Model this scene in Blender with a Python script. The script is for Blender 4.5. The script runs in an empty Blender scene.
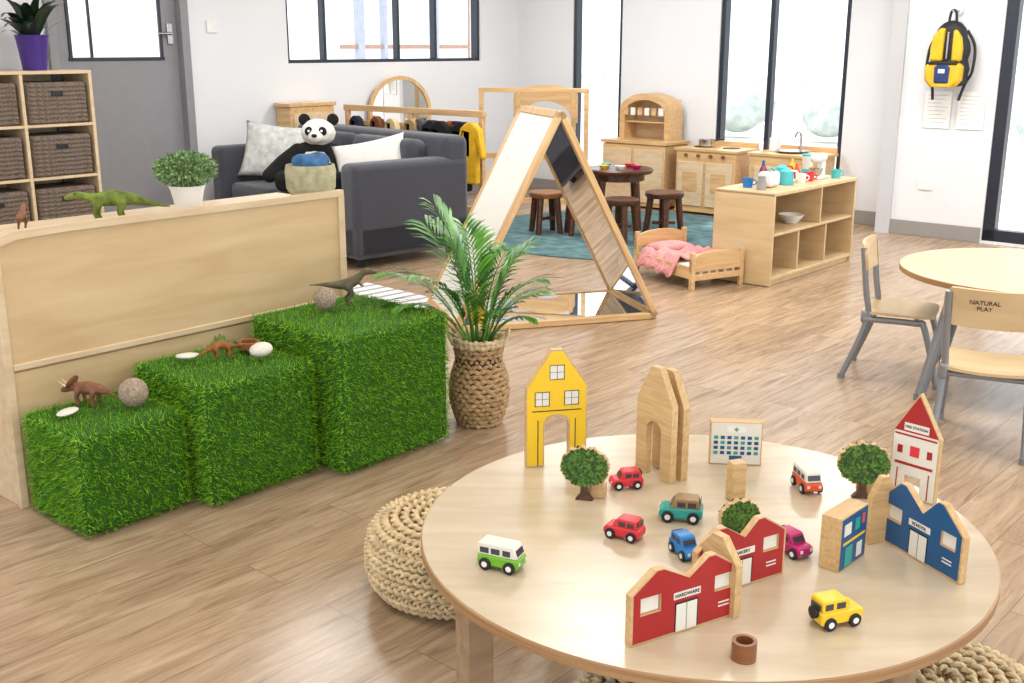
import bpy, bmesh, math, random
import numpy as np
from mathutils import Vector, Matrix
from mathutils.geometry import tessellate_polygon
random.seed(3); rng=np.random.default_rng(5)
S=bpy.context.scene; COL=S.collection
rad=math.radians; pi=math.pi
sin,cos=math.sin,math.cos
TH=rad(-41.35)
C0=Vector((.07,12.2)); UX=Vector((cos(TH),sin(TH))); UY=Vector((-sin(TH),cos(TH)))
def R(u,w,z=0):
    p=C0+UX*u-UY*w
    return (p.x,p.y,z)

# ------------------------------------------------------------ materials
def C(r,g,b):
    def f(v):
        v/=255
        return v/12.92 if v<=.04045 else ((v+.055)/1.055)**2.4
    return (f(r),f(g),f(b),1)
def nt(name):
    m=bpy.data.materials.new(name); m.use_nodes=True
    return m,m.node_tree.nodes,m.node_tree.links,m.node_tree.nodes['Principled BSDF']
def M(name,col,rough=.5,metal=0,var=.12,scale=12,bump=0,bscale=None,spec=.5,sheen=0,coat=0):
    m,N,L,B=nt(name)
    B.inputs['Roughness'].default_value=rough; B.inputs['Metallic'].default_value=metal
    B.inputs['Specular IOR Level'].default_value=spec
    if coat: B.inputs['Coat Weight'].default_value=coat; B.inputs['Coat Roughness'].default_value=.15
    if sheen: B.inputs['Sheen Weight'].default_value=sheen
    tc=N.new('ShaderNodeTexCoord')
    n=N.new('ShaderNodeTexNoise'); n.inputs['Scale'].default_value=scale; n.inputs['Detail'].default_value=4
    L.new(tc.outputs['Object'],n.inputs['Vector'])
    r=N.new('ShaderNodeValToRGB'); r.color_ramp.elements[0].position=.3; r.color_ramp.elements[1].position=.7
    r.color_ramp.elements[0].color=tuple(c*(1-var) for c in col[:3])+(1,)
    r.color_ramp.elements[1].color=tuple(min(1,c*(1+var)) for c in col[:3])+(1,)
    L.new(n.outputs['Fac'],r.inputs['Fac']); L.new(r.outputs['Color'],B.inputs['Base Color'])
    if bump:
        n2=N.new('ShaderNodeTexNoise'); n2.inputs['Scale'].default_value=bscale or scale*6; n2.inputs['Detail'].default_value=5
        L.new(tc.outputs['Object'],n2.inputs['Vector'])
        b=N.new('ShaderNodeBump'); b.inputs['Strength'].default_value=bump; b.inputs['Distance'].default_value=.01
        L.new(n2.outputs['Fac'],b.inputs['Height']); L.new(b.outputs['Normal'],B.inputs['Normal'])
    return m
def wood(name,c1,c2,rough=.4,sc=(2,22,22),coat=0):
    m,N,L,B=nt(name); B.inputs['Roughness'].default_value=rough
    if coat: B.inputs['Coat Weight'].default_value=coat; B.inputs['Coat Roughness'].default_value=.2
    tc=N.new('ShaderNodeTexCoord'); mp=N.new('ShaderNodeMapping'); mp.inputs['Scale'].default_value=sc
    n=N.new('ShaderNodeTexNoise'); n.inputs['Scale'].default_value=1.6; n.inputs['Detail'].default_value=6; n.inputs['Distortion'].default_value=.6
    L.new(tc.outputs['Object'],mp.inputs['Vector']); L.new(mp.outputs['Vector'],n.inputs['Vector'])
    r=N.new('ShaderNodeValToRGB'); r.color_ramp.elements[0].position=.32; r.color_ramp.elements[1].position=.68
    r.color_ramp.elements[0].color=c1; r.color_ramp.elements[1].color=c2
    L.new(n.outputs['Fac'],r.inputs['Fac']); L.new(r.outputs['Color'],B.inputs['Base Color'])
    return m
def island(name,cols,rough=.5,trans=0):
    m,N,L,B=nt(name); B.inputs['Roughness'].default_value=rough
    g=N.new('ShaderNodeNewGeometry'); r=N.new('ShaderNodeValToRGB')
    e=r.color_ramp.elements
    e[0].color=cols[0]; e[1].color=cols[-1]
    for i,c in enumerate(cols[1:-1]):
        x=e.new((i+1)/(len(cols)-1)); x.color=c
    L.new(g.outputs['Random Per Island'],r.inputs['Fac']); L.new(r.outputs['Color'],B.inputs['Base Color'])
    return m

birch=wood('birch_ply',C(206,180,144),C(224,202,168),.4,(2,14,14))
birch_d=wood('birch_panel',C(200,170,126),C(216,190,148),.42,(1.2,8,8))
tabletop=wood('table_birch',C(192,174,146),C(206,190,164),.25,(1.5,9,9),coat=.15)
plyedge=wood('ply_edge',C(146,108,70),C(178,138,96),.5,(2,2,160))
legwood_shaded=wood('table_leg_wood_shaded',C(142,114,86),C(170,142,110),.5)  # under-table shade put into a darker leg wood
beech=wood('beech',C(198,158,108),C(220,184,134),.4)
natural=wood('natural_toy_wood',C(192,154,104),C(214,182,132),.5,(6,60,60))
darkwood=wood('dark_stained_wood',C(64,36,22),C(98,56,34),.3)
midwood=wood('brown_wood',C(116,70,38),C(152,98,56),.3)
wallm=M('wall_paint',C(228,230,234),.7,var=.012,scale=2)
wallg=M('wall_shade_print_grey',C(198,199,202),.75,var=.02,scale=2)  # shade of the wall return put into its colour; also notice print
ceilm=M('ceiling_paint',C(240,240,240),.8,var=.01)
trimm=M('trim_paint',C(150,146,142),.5,var=.03)
frame_d=M('window_frame_charcoal',C(36,42,56),.35,var=.05)
doorg=M('door_grey',C(138,138,143),.5,var=.03)
grey_metal=M('grey_powdercoat',C(136,138,142),.35,.3,var=.03)
chrome=M('brushed_steel',C(180,180,180),.25,1,var=.03)
couchm=M('charcoal_fabric',C(60,62,71),.95,var=.12,scale=60,bump=.3,bscale=400,sheen=.3)
cushm=M('white_cushion',C(222,220,214),.95,var=.05,scale=14,bump=.4,bscale=120)
cushp=M('patterned_cushion',C(206,210,206),.95,var=.22,scale=18,bump=.4,bscale=120)
whitefur=M('white_plush',C(230,228,222),1,var=.04,bump=.6,bscale=160)
blackfur=M('black_plush',C(22,21,22),1,var=.2,bump=.6,bscale=160)
black=M('black_rubber',C(22,22,24),.5,var=.1)
white=M('white_plastic',C(234,234,232),.4,var=.02)
paper=M('paper',C(244,244,242),.8,var=.02)
whitep=M('white_print',C(226,222,210),.6,var=.02)
blackp=M('black_print',C(30,28,28),.6,var=.02)
mirror=M('mirror',C(240,242,243),.02,1,var=.005)
rope=M('water_hyacinth',C(218,194,152),.8,var=.28,scale=30,bump=.6,bscale=160)
ropeb=M('seagrass_belly',C(182,150,108),.8,var=.3,scale=34,bump=.7,bscale=160)
wicker=M('grey_wicker',C(118,104,92),.85,var=.45,scale=70,bump=1,bscale=90)
soil=M('soil',C(50,36,26),1,var=.4,scale=60)
stone=M('white_stone',C(226,220,208),.8,var=.08,bump=.4)
stoneb=M('textured_ball',C(170,150,132),.9,var=.35,scale=120,bump=1,bscale=150)
leafm=island('palm_leaf',[C(30,84,24),C(62,128,36),C(104,162,58),C(44,104,28)],.35)
leafs=island('small_leaf',[C(70,108,62),C(116,152,92),C(160,186,130)],.55)
leafd=island('dark_leaf',[C(20,36,28),C(36,58,40),C(52,78,52)],.35)
grassm=island('grass_blades',[C(48,112,0),C(88,154,4),C(130,188,14),C(168,214,40)],.5)
grassb=M('grass_base',C(40,88,4),.9,var=.4,scale=80)
def flat(n,r,g,b,rough=.45): return M(n,C(r,g,b),rough,var=.05,coat=.1)
red=flat('red_paint',164,26,30); yellow=flat('yellow_paint',238,196,40); blue=flat('blue_paint',18,80,130)
teal=flat('teal_paint',40,156,148); green=flat('green_paint',110,176,36); redcar=flat('red_car_paint',216,48,58)
cyan=flat('blue_car_paint',20,118,188); magenta=flat('magenta_paint',182,14,100); orange=flat('orange_paint',220,84,42)
cream=M('cream_reflection',C(238,236,228),.3,var=.02); pink=M('pink_blanket',C(222,154,154),.95,var=.22,scale=46,bump=.3)
purple=flat('purple_pot',62,32,124); windowp=M('car_window',C(60,62,66),.2,var=.05); tealpl=flat('teal_plastic',76,186,192)

# ------------------------------------------------------------ mesh helpers
def grp(name,loc,rz=0):
    o=bpy.data.objects.new(name,None); o.empty_display_size=.1
    o.location=loc; o.rotation_euler=(0,0,rz); COL.objects.link(o); return o
def mk(p,name,verts,faces,m,loc=(0,0,0),rot=(0,0,0),ang=35,recalc=True):
    me=bpy.data.meshes.new(name)
    me.from_pydata([tuple(v) for v in verts],[],[tuple(f) for f in faces])
    if recalc:
        bm=bmesh.new(); bm.from_mesh(me); bmesh.ops.recalc_face_normals(bm,faces=bm.faces); bm.to_mesh(me); bm.free()
    me.materials.append(m); me.shade_smooth()
    if ang: me.set_sharp_from_angle(angle=rad(ang))
    o=bpy.data.objects.new(name,me); COL.objects.link(o)
    o.location=loc; o.rotation_euler=rot
    if p: o.parent=p
    return o
def box(p,name,c,s,m,b=.003,rot=(0,0,0),seg=2):
    x,y,z=s[0]/2,s[1]/2,s[2]/2
    v=[(-x,-y,-z),(x,-y,-z),(x,y,-z),(-x,y,-z),(-x,-y,z),(x,-y,z),(x,y,z),(-x,y,z)]
    f=[(0,3,2,1),(4,5,6,7),(0,1,5,4),(1,2,6,5),(2,3,7,6),(3,0,4,7)]
    o=mk(p,name,v,f,m,c,rot)
    if b:
        d=o.modifiers.new('bevel','BEVEL'); d.width=min(b,min(s)*.45); d.segments=seg
    return o
def lathe(p,name,prof,m,loc=(0,0,0),seg=40,rot=(0,0,0),ang=40):
    v=[];f=[]
    for r,z in prof:
        for i in range(seg):
            a=2*pi*i/seg; v.append((r*cos(a),r*sin(a),z))
    for j in range(len(prof)-1):
        for i in range(seg):
            k=(i+1)%seg; f.append((j*seg+i,j*seg+k,(j+1)*seg+k,(j+1)*seg+i))
    n=len(prof)
    if prof[0][0]>1e-6: f.append(tuple(range(seg-1,-1,-1)))
    if prof[-1][0]>1e-6: f.append(tuple((n-1)*seg+i for i in range(seg)))
    o=mk(p,name,v,f,m,loc,rot,ang=0)
    bm=bmesh.new(); bm.from_mesh(o.data); bmesh.ops.remove_doubles(bm,verts=bm.verts,dist=1e-6)
    bmesh.ops.recalc_face_normals(bm,faces=bm.faces); bm.to_mesh(o.data); bm.free()
    o.data.shade_smooth(); o.data.set_sharp_from_angle(angle=rad(ang)); return o
def cyl(p,name,c,r,h,m,r2=None,seg=32,rot=(0,0,0),b=0):
    r2=r if r2 is None else r2
    if b: prof=[(r-b,-h/2),(r,-h/2+b),(r2,h/2-b),(r2-b,h/2)]
    else: prof=[(r,-h/2),(r2,h/2)]
    return lathe(p,name,prof,m,c,seg,rot)
def rod(p,name,a,b,r,m,r2=None,seg=14):
    a=Vector(a);b=Vector(b);d=b-a
    o=cyl(p,name,(a+b)/2,r,d.length,m,r2,seg)
    o.rotation_euler=d.to_track_quat('Z','Y').to_euler(); return o
def cat(pts,n=6):
    P=[Vector(q) for q in pts]
    if len(P)<3: return P
    out=[]
    for i in range(len(P)-1):
        p0=P[max(i-1,0)];p1=P[i];p2=P[i+1];p3=P[min(i+2,len(P)-1)]
        for k in range(n):
            t=k/n
            out.append(.5*((2*p1)+(p2-p0)*t+(2*p0-5*p1+4*p2-p3)*t*t+(3*p1-p0-3*p2+p3)*t**3))
    out.append(P[-1]); return out
def sweep(pts,rr,seg=10):
    v=[];f=[];n=len(pts);up=Vector((0,0,1))
    t0=(pts[1]-pts[0]).normalized()
    x=t0.cross(up) if abs(t0.z)<.95 else t0.cross(Vector((1,0,0)))
    x.normalize()
    for i in range(n):
        t=(pts[min(i+1,n-1)]-pts[max(i-1,0)]).normalized()
        x=(x-t*x.dot(t)).normalized(); y=t.cross(x); r=rr[i]
        for k in range(seg):
            a=2*pi*k/seg; v.append(pts[i]+(x*cos(a)+y*sin(a))*r)
    for i in range(n-1):
        for k in range(seg):
            q=(k+1)%seg; f.append((i*seg+k,i*seg+q,(i+1)*seg+q,(i+1)*seg+k))
    f.append(tuple(range(seg-1,-1,-1))); f.append(tuple((n-1)*seg+k for k in range(seg)))
    return v,f
def tube(p,name,pts,r,m,n=6,seg=10,r2=None):
    P=cat(pts,n); r2=r if r2 is None else r2
    rr=[r+(r2-r)*i/(len(P)-1) for i in range(len(P))]
    v,f=sweep(P,rr,seg); return mk(p,name,v,f,m,ang=50)
def prism(p,name,outline,th,m,loc=(0,0,0),rot=(0,0,0),holes=(),b=0):
    loops=[list(outline)]+[list(h) for h in holes]
    flatp=[q for l in loops for q in l]; n=len(flatp)
    tr=tessellate_polygon([[Vector((x,z,0)) for x,z in l] for l in loops])
    v=[(x,-th/2,z) for x,z in flatp]+[(x,th/2,z) for x,z in flatp]; f=[]
    for t in tr:
        f.append(tuple(t)); f.append(tuple(i+n for i in reversed(t)))
    o=0
    for l in loops:
        k=len(l)
        for i in range(k):
            j=(i+1)%k; f.append((o+i,o+j,o+j+n,o+i+n))
        o+=k
    ob=mk(p,name,v,f,m,loc,rot,ang=30)
    if b:
        d=ob.modifiers.new('bevel','BEVEL'); d.width=b; d.segments=3; d.limit_method='ANGLE'; d.angle_limit=rad(50)
    return ob
def rect(x0,z0,x1,z1): return [(x0,z0),(x1,z0),(x1,z1),(x0,z1)]
def arc(cx,cz,r,a0,a1,n=14,rz=None):
    rz=rz or r
    return [(cx+r*cos(rad(a0+(a1-a0)*i/n)),cz+rz*sin(rad(a0+(a1-a0)*i/n))) for i in range(n+1)]
def sph(p,name,c,s,m,rot=(0,0,0),seg=24):
    if not hasattr(s,'__len__'): s=(s,s,s)
    bm=bmesh.new(); bmesh.ops.create_uvsphere(bm,u_segments=seg,v_segments=seg//2+2,radius=1)
    bmesh.ops.scale(bm,vec=s,verts=bm.verts)
    me=bpy.data.meshes.new(name); bm.to_mesh(me); bm.free(); me.materials.append(m); me.shade_smooth()
    o=bpy.data.objects.new(name,me); COL.objects.link(o); o.location=c; o.rotation_euler=rot; o.parent=p; return o
def chain(pts,step=.35):
    out=[]
    for a,b in zip(pts[:-1],pts[1:]):
        d=math.dist(a[:3],b[:3]); n=max(1,int(d/(step*min(a[3],b[3])+1e-6)))
        n=min(n,14)
        for i in range(n+1):
            t=i/n; out.append(tuple(a[k]+(b[k]-a[k])*t for k in range(4)))
    return out
def blob(p,name,balls,m,vox,loc=(0,0,0),rot=(0,0,0),sc=1,sm=4):
    bm=bmesh.new()
    for q in balls:
        if len(q)==4: x,y,z,r=q; s=(r,r,r)
        else: x,y,z=q[:3]; s=q[3:]
        mt=Matrix.Translation((x*sc,y*sc,z*sc))@Matrix.Diagonal((s[0]*sc,s[1]*sc,s[2]*sc,1))
        bmesh.ops.create_icosphere(bm,subdivisions=2,radius=1,matrix=mt)
    me=bpy.data.meshes.new(name); bm.to_mesh(me); bm.free(); me.materials.append(m); me.shade_smooth()
    o=bpy.data.objects.new(name,me); COL.objects.link(o); o.location=loc; o.rotation_euler=rot; o.parent=p
    d=o.modifiers.new('remesh','REMESH'); d.mode='VOXEL'; d.voxel_size=vox; d.use_smooth_shade=True
    d=o.modifiers.new('smooth','SMOOTH'); d.iterations=sm; d.factor=.5
    return o
def rings(p,name,lst,m,seg=180,ms=8,loc=(0,0,0)):
    v=[];f=[]
    for (Rr,z,r,k,ph) in lst:
        o=len(v)
        for i in range(seg):
            a=2*pi*i/seg; q=1+.26*sin(k*a+ph); dz=.25*r*sin(k*a/2+ph)
            for j in range(ms):
                b=2*pi*j/ms
                rr=Rr+r*q*cos(b); v.append((rr*cos(a),rr*sin(a),z+dz+r*q*sin(b)))
        for i in range(seg):
            for j in range(ms):
                a2=(i+1)%seg; b2=(j+1)%ms
                f.append((o+i*ms+j,o+a2*ms+j,o+a2*ms+b2,o+i*ms+b2))
    return mk(p,name,v,f,m,loc,ang=0)
def braid(p,name,lst,m,seg=260,ms=6):
    v=[];f=[]
    for (Rr,z,r,k,ph) in lst:
        for st in range(3):
            o=len(v); p0=ph+st*2*pi/3
            for i in range(seg):
                a=2*pi*i/seg; t=k*a+p0
                cr=Rr+r*.75*sin(2*t)*.55; cz=z+r*.85*sin(t)
                for j in range(ms):
                    b=2*pi*j/ms; rr=cr+r*.62*cos(b); v.append((rr*cos(a),rr*sin(a),cz+r*.5*sin(b)))
            for i in range(seg):
                for j in range(ms):
                    a2=(i+1)%seg; b2=(j+1)%ms
                    f.append((o+i*ms+j,o+a2*ms+j,o+a2*ms+b2,o+i*ms+b2))
    return mk(p,name,v,f,m,ang=0)
def text(p,name,s,size,m,loc,rot=(pi/2,0,0)):
    cu=bpy.data.curves.new(name,'FONT'); cu.body=s; cu.size=size; cu.align_x='CENTER'; cu.align_y='CENTER'; cu.extrude=.0004
    cu.materials.append(m); o=bpy.data.objects.new(name,cu); COL.objects.link(o); o.location=loc; o.rotation_euler=rot; o.parent=p; return o
def pillow(p,name,w,h,t,m,loc,rot):
    n=16; v=[];f=[]
    for s in (1,-1):
        for i in range(n+1):
            for j in range(n+1):
                x=2*i/n-1;y=2*j/n-1
                k=(1-abs(x)**2.6)*(1-abs(y)**2.6)
                pin=1-.10*(abs(x)**2*(1-abs(y)**2)) ; pin2=1-.10*(abs(y)**2*(1-abs(x)**2))
                v.append((x*w/2*pin,s*t/2*max(k,0)**.55,y*h/2*pin2))
    N=(n+1)**2
    for s in (0,1):
        for i in range(n):
            for j in range(n):
                a=s*N+i*(n+1)+j; q=(a,a+1,a+n+2,a+n+1); f.append(q if s else q[::-1])
    o=mk(p,name,v,f,m,loc,rot,ang=0,recalc=False)
    bm=bmesh.new(); bm.from_mesh(o.data); bmesh.ops.remove_doubles(bm,verts=bm.verts,dist=1e-4); bmesh.ops.recalc_face_normals(bm,faces=bm.faces); bm.to_mesh(o.data); bm.free(); o.data.shade_smooth()
    return o

# ------------------------------------------------------------ room shell
def floor_mat():
    m,N,L,B=nt('vinyl_oak_planks')
    tc=N.new('ShaderNodeTexCoord'); mp=N.new('ShaderNodeMapping'); mp.inputs['Rotation'].default_value=(0,0,pi/2)
    L.new(tc.outputs['Object'],mp.inputs['Vector'])
    br=N.new('ShaderNodeTexBrick'); br.inputs['Scale'].default_value=1; br.inputs['Brick Width'].default_value=1.22; br.inputs['Row Height'].default_value=.18
    br.inputs['Mortar Size'].default_value=.0012; br.inputs['Mortar Smooth'].default_value=.2; br.inputs['Bias'].default_value=0; br.offset=.37
    br.inputs['Color1'].default_value=(0,0,0,1); br.inputs['Color2'].default_value=(1,1,1,1); br.inputs['Mortar'].default_value=(.5,.5,.5,1)
    L.new(mp.outputs['Vector'],br.inputs['Vector'])
    mp2=N.new('ShaderNodeMapping'); mp2.inputs['Scale'].default_value=(2.4,18,1)
    L.new(mp.outputs['Vector'],mp2.inputs['Vector'])
    ad=N.new('ShaderNodeVectorMath'); ad.operation='MULTIPLY_ADD'
    L.new(br.outputs['Color'],ad.inputs[0]); ad.inputs[1].default_value=(7,13,5); L.new(mp2.outputs['Vector'],ad.inputs[2])
    n=N.new('ShaderNodeTexNoise'); n.inputs['Scale'].default_value=1.3; n.inputs['Detail'].default_value=9; n.inputs['Roughness'].default_value=.68; n.inputs['Distortion'].default_value=.9
    L.new(ad.outputs[0],n.inputs['Vector'])
    r=N.new('ShaderNodeValToRGB'); e=r.color_ramp.elements
    e[0].position=.24; e[0].color=C(122,98,76); e[1].position=.76; e[1].color=C(202,179,152)
    x=e.new(.44); x.color=C(167,141,114); x=e.new(.58); x.color=C(183,158,130)
    L.new(n.outputs['Fac'],r.inputs['Fac'])
    mx=N.new('ShaderNodeMix'); mx.data_type='RGBA'; mx.blend_type='MULTIPLY'; mx.inputs[0].default_value=.8
    r2=N.new('ShaderNodeValToRGB'); r2.color_ramp.elements[0].color=(.84,.82,.8,1); r2.color_ramp.elements[1].color=(1,1,1,1)
    L.new(br.outputs['Color'],r2.inputs['Fac']); L.new(r.outputs['Color'],mx.inputs[6]); L.new(r2.outputs['Color'],mx.inputs[7])
    mx2=N.new('ShaderNodeMix'); mx2.data_type='RGBA'; L.new(br.outputs['Fac'],mx2.inputs[0]); L.new(mx.outputs[2],mx2.inputs[6]); mx2.inputs[7].default_value=C(126,100,78)
    L.new(mx2.outputs[2],B.inputs['Base Color'])
    B.inputs['Roughness'].default_value=.25
    bp=N.new('ShaderNodeBump'); bp.inputs['Strength'].default_value=.1; bp.inputs['Distance'].default_value=.004
    L.new(n.outputs['Fac'],bp.inputs['Height']); L.new(bp.outputs['Normal'],B.inputs['Normal'])
    return m
U1,W1=10.5,12.5; H=2.75
box(None,'floor',R(U1/2,W1/2,-.05),(U1+.3,W1+.3,.1),floor_mat(),b=0,rot=(0,0,TH))
box(None,'ceiling',R(U1/2,W1/2,H+.05),(U1+.3,W1+.3,.1),ceilm,b=0,rot=(0,0,TH))
bw_holes=[rect(.74,.25,1.36,2.4),rect(2.47,.25,3.74,2.4)]
prism(None,'wall_back',rect(-.15,0,4.32,H),.15,wallm,R(0,-.075),(0,0,TH),bw_holes)
prism(None,'wall_right',rect(4.32,0,U1,H),.15,wallm,R(0,.215),(0,0,TH),[rect(5.1,.02,7.3,2.4)])
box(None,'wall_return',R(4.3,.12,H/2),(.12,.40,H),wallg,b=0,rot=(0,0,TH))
LT=TH-pi/2   # local x = w, local y = UX
prism(None,'wall_left',rect(-.15,0,W1,H),.15,wallm,R(-.075,0),(0,0,LT),[rect(.6,1.36,3.06,2.4),rect(4.06,.02,5.22,2.3)])
box(None,'baseboard_right',R(4.7,.295,.06),(.78,.016,.12),trimm,rot=(0,0,TH))
box(None,'baseboard_back',R(2.1,.006,.06),(4.2,.016,.12),trimm,rot=(0,0,TH))
box(None,'baseboard_left',R(.006,2.0,.06),(4.0,.016,.12),trimm,rot=(0,0,LT))
def winframe(name,loc,rz,x0,x1,z0,z1,mull=(),trans=(),t=.05,d=.09,m=frame_d):
    g=grp(name,loc,rz)
    box(g,'jamb_a',(x0+t/2,0,(z0+z1)/2),(t,d,z1-z0),m); box(g,'jamb_b',(x1-t/2,0,(z0+z1)/2),(t,d,z1-z0),m)
    box(g,'sill',((x0+x1)/2,0,z0+t/2),(x1-x0,d,t),m); box(g,'head',((x0+x1)/2,0,z1-t/2),(x1-x0,d,t),m)
    for i,x in enumerate(mull): box(g,'mullion_%d'%i,(x,0,(z0+z1)/2),(t,d*.8,z1-z0),m)
    for i,z in enumerate(trans): box(g,'transom_%d'%i,((x0+x1)/2,0,z),(x1-x0,d*.8,t),m)
    return g
winframe('window_1',R(0,-.06),TH,.74,1.36,.25,2.4,t=.04)
winframe('window_2',R(0,-.06),TH,2.47,3.74,.25,2.4,(2.99,),(),t=.045)
winframe('window_3',R(-.06,0),LT,.6,3.06,1.36,2.4,(1.22,1.72,2.62),t=.03)
winframe('door_2',R(0,.23),TH,5.1,7.3,.02,2.4,(6.2,),(),t=.09)
d1=grp('door_1',R(-.06,0),LT)
prism(d1,'leaf',rect(4.12,.02,5.16,2.24),.045,doorg,holes=[rect(4.26,1.40,5.04,2.1)])
for nme,x in (('frame_a',4.09),('frame_b',5.19)): box(d1,nme,(x,.02,1.16),(.07,.17,2.3),doorg)
box(d1,'frame_head',(4.64,.02,2.27),(1.1,.16,.07),doorg)
box(d1,'handle_plate',(4.19,.035,1.60),(.05,.01,.16),chrome); rod(d1,'lever',(4.19,.07,1.60),(4.32,.07,1.60),.011,chrome); rod(d1,'lever_neck',(4.19,.03,1.60),(4.19,.07,1.60),.011,chrome)
for nme,c,s in (('glazing_bead_a',(4.65,.025,1.41),(.80,.02,.025)),('glazing_bead_b',(4.27,.025,1.75),(.025,.02,.7)),('glazing_bead_c',(5.03,.025,1.75),(.025,.02,.7)),('glazing_bar',(4.86,.02,1.75),(.02,.02,.7))): box(d1,nme,c,s,frame_d)
box(None,'light_switch',R(.01,3.82,1.66),(.012,.1,.1),white,rot=(0,0,TH))
box(None,'wall_socket',R(4.62,.295,.42),(.12,.012,.08),white,rot=(0,0,TH))

# outside
outg=M('outdoor_paving',C(225,220,212),.9,var=.06,scale=.6)
box(None,'ground',(0,20,-.16),(110,100,.1),outg,b=0)
fence=M('fence_pale',C(222,218,216),.8,var=.05); postm=M('verandah_post',C(170,176,190),.6,var=.08); poster=M('verandah_post_brown',C(172,140,124),.6,var=.08)
shr=M('garden_haze',C(186,196,190),.9,var=.25,scale=5)  # washed-out outdoor brightness put into the shrubs' pale colour
g=grp('garden_fence',R(4,-12),TH)
for i in range(60): box(g,'paling_%d'%i,(-15+i*.5,0,.45),(.40,.04,.9),fence,b=0)
box(g,'fence_rail',(0,.05,.8),(30,.05,.1),fence,b=0)
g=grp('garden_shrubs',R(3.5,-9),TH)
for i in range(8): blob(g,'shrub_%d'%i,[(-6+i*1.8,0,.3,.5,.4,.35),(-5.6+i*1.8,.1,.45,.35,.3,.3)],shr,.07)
g=grp('verandah',R(3.2,-3.6),TH)
for i,x in enumerate((-2.9,.35,1.1,3.4,6.4)): box(g,'post_%d'%i,(x,0,1.6),(.07,.07,3.2),postm)
box(g,'beam',(.8,0,3.2),(11,.12,.2),postm); box(g,'handrail',(.8,0,.95),(11,.04,.04),fence)
g=grp('side_verandah',R(-4.0,-2.2),LT)
for i,x in enumerate((-2.6,-1.75,-1.3,-.5,.5,.95)): box(g,'post_%d'%i,(x,0,1.6),(.12 if i%2 else .07,.1,3.2),poster if i<3 else postm)
box(g,'beam',(-.8,0,3.2),(6,.12,.2),postm); box(g,'rail',(-.8,0,1.5),(4.2,.05,.06),poster)
g=grp('garden_wall',R(-12,1),LT); box(g,'wall_panel',(0,0,1.0),(16,.2,2.0),fence,b=0)

# ------------------------------------------------------------ round tables
def rtable(name,c,r,h,th,legs,top,legm,square=True):
    g=grp(name,(c[0],c[1],0))
    lathe(g,'table_top',[(0,h-th*.3),(r-.004,h-th*.3),(r-.003,h),(0,h)],top,seg=120)
    lathe(g,'edge_band',[(r-.05,h-th),(r-.004,h-th),(r,h-th+.003),(r,h-.002),(r-.004,h-.0005),(r-.05,h-th*.25)],plyedge,seg=120)
    lathe(g,'underside',[(0,h-th),(r-.04,h-th),(r-.04,h-th*.4),(0,h-th*.4)],birch,seg=60)
    for i,(x,y) in enumerate(legs):
        if square:
            box(g,'leg_%d'%i,(x,y,(h-th)/2),(.055,.055,h-th),legm,rot=(0,0,math.atan2(y,x)))
        else:
            rod(g,'leg_%d'%i,(x*1.1,y*1.1,.02),(x*.8,y*.8,h-th),.022,legm,r2=.03); cyl(g,'foot_%d'%i,(x*1.1,y*1.1,.012),.028,.024,legm)
    return g
TZ=.52
rtable('round_play_table',(.395,2.14),.586,TZ,.024,[(-.467,-.255),(.26,-.46),(.465,.255),(-.26,.46)],tabletop,legwood_shaded)
rtable('round_activity_table',(2.29,4.77),.55,.55,.026,[(-.45,-.14),(.14,-.44),(.44,.14),(-.14,.44)],birch,grey_metal,False)

# ------------------------------------------------------------ poufs
def pouf(c,r=.26,h=.22):
    g=grp('woven_pouf',(c[0],c[1],0)); L=[]
    n=8
    for i in range(n):
        t=i/(n-1); a=-pi/2+pi*t
        rr=r-.028-.05*(1-cos(a)); z=h/2+(h/2-.020)*sin(a)
        L.append((rr,z,.0145,20,i*1.3))
    q=r-.105; i=0
    while q>.02:
        L.append((q,h-.010+.002*sin(i),.0135,max(3,int(20*q/r)),i)); q-=.029; i+=1
    braid(g,'braided_rings',L,rope,seg=320)
    lathe(g,'core',[(0,.01),(r-.07,.02),(r-.033,h/2),(r-.07,h-.025),(0,h-.016)],rope)
    return g
pouf((-.16,2.89),.278,.22); pouf((.91,2.06),.25,.22); pouf((.35,2.04),.25,.21)

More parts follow.
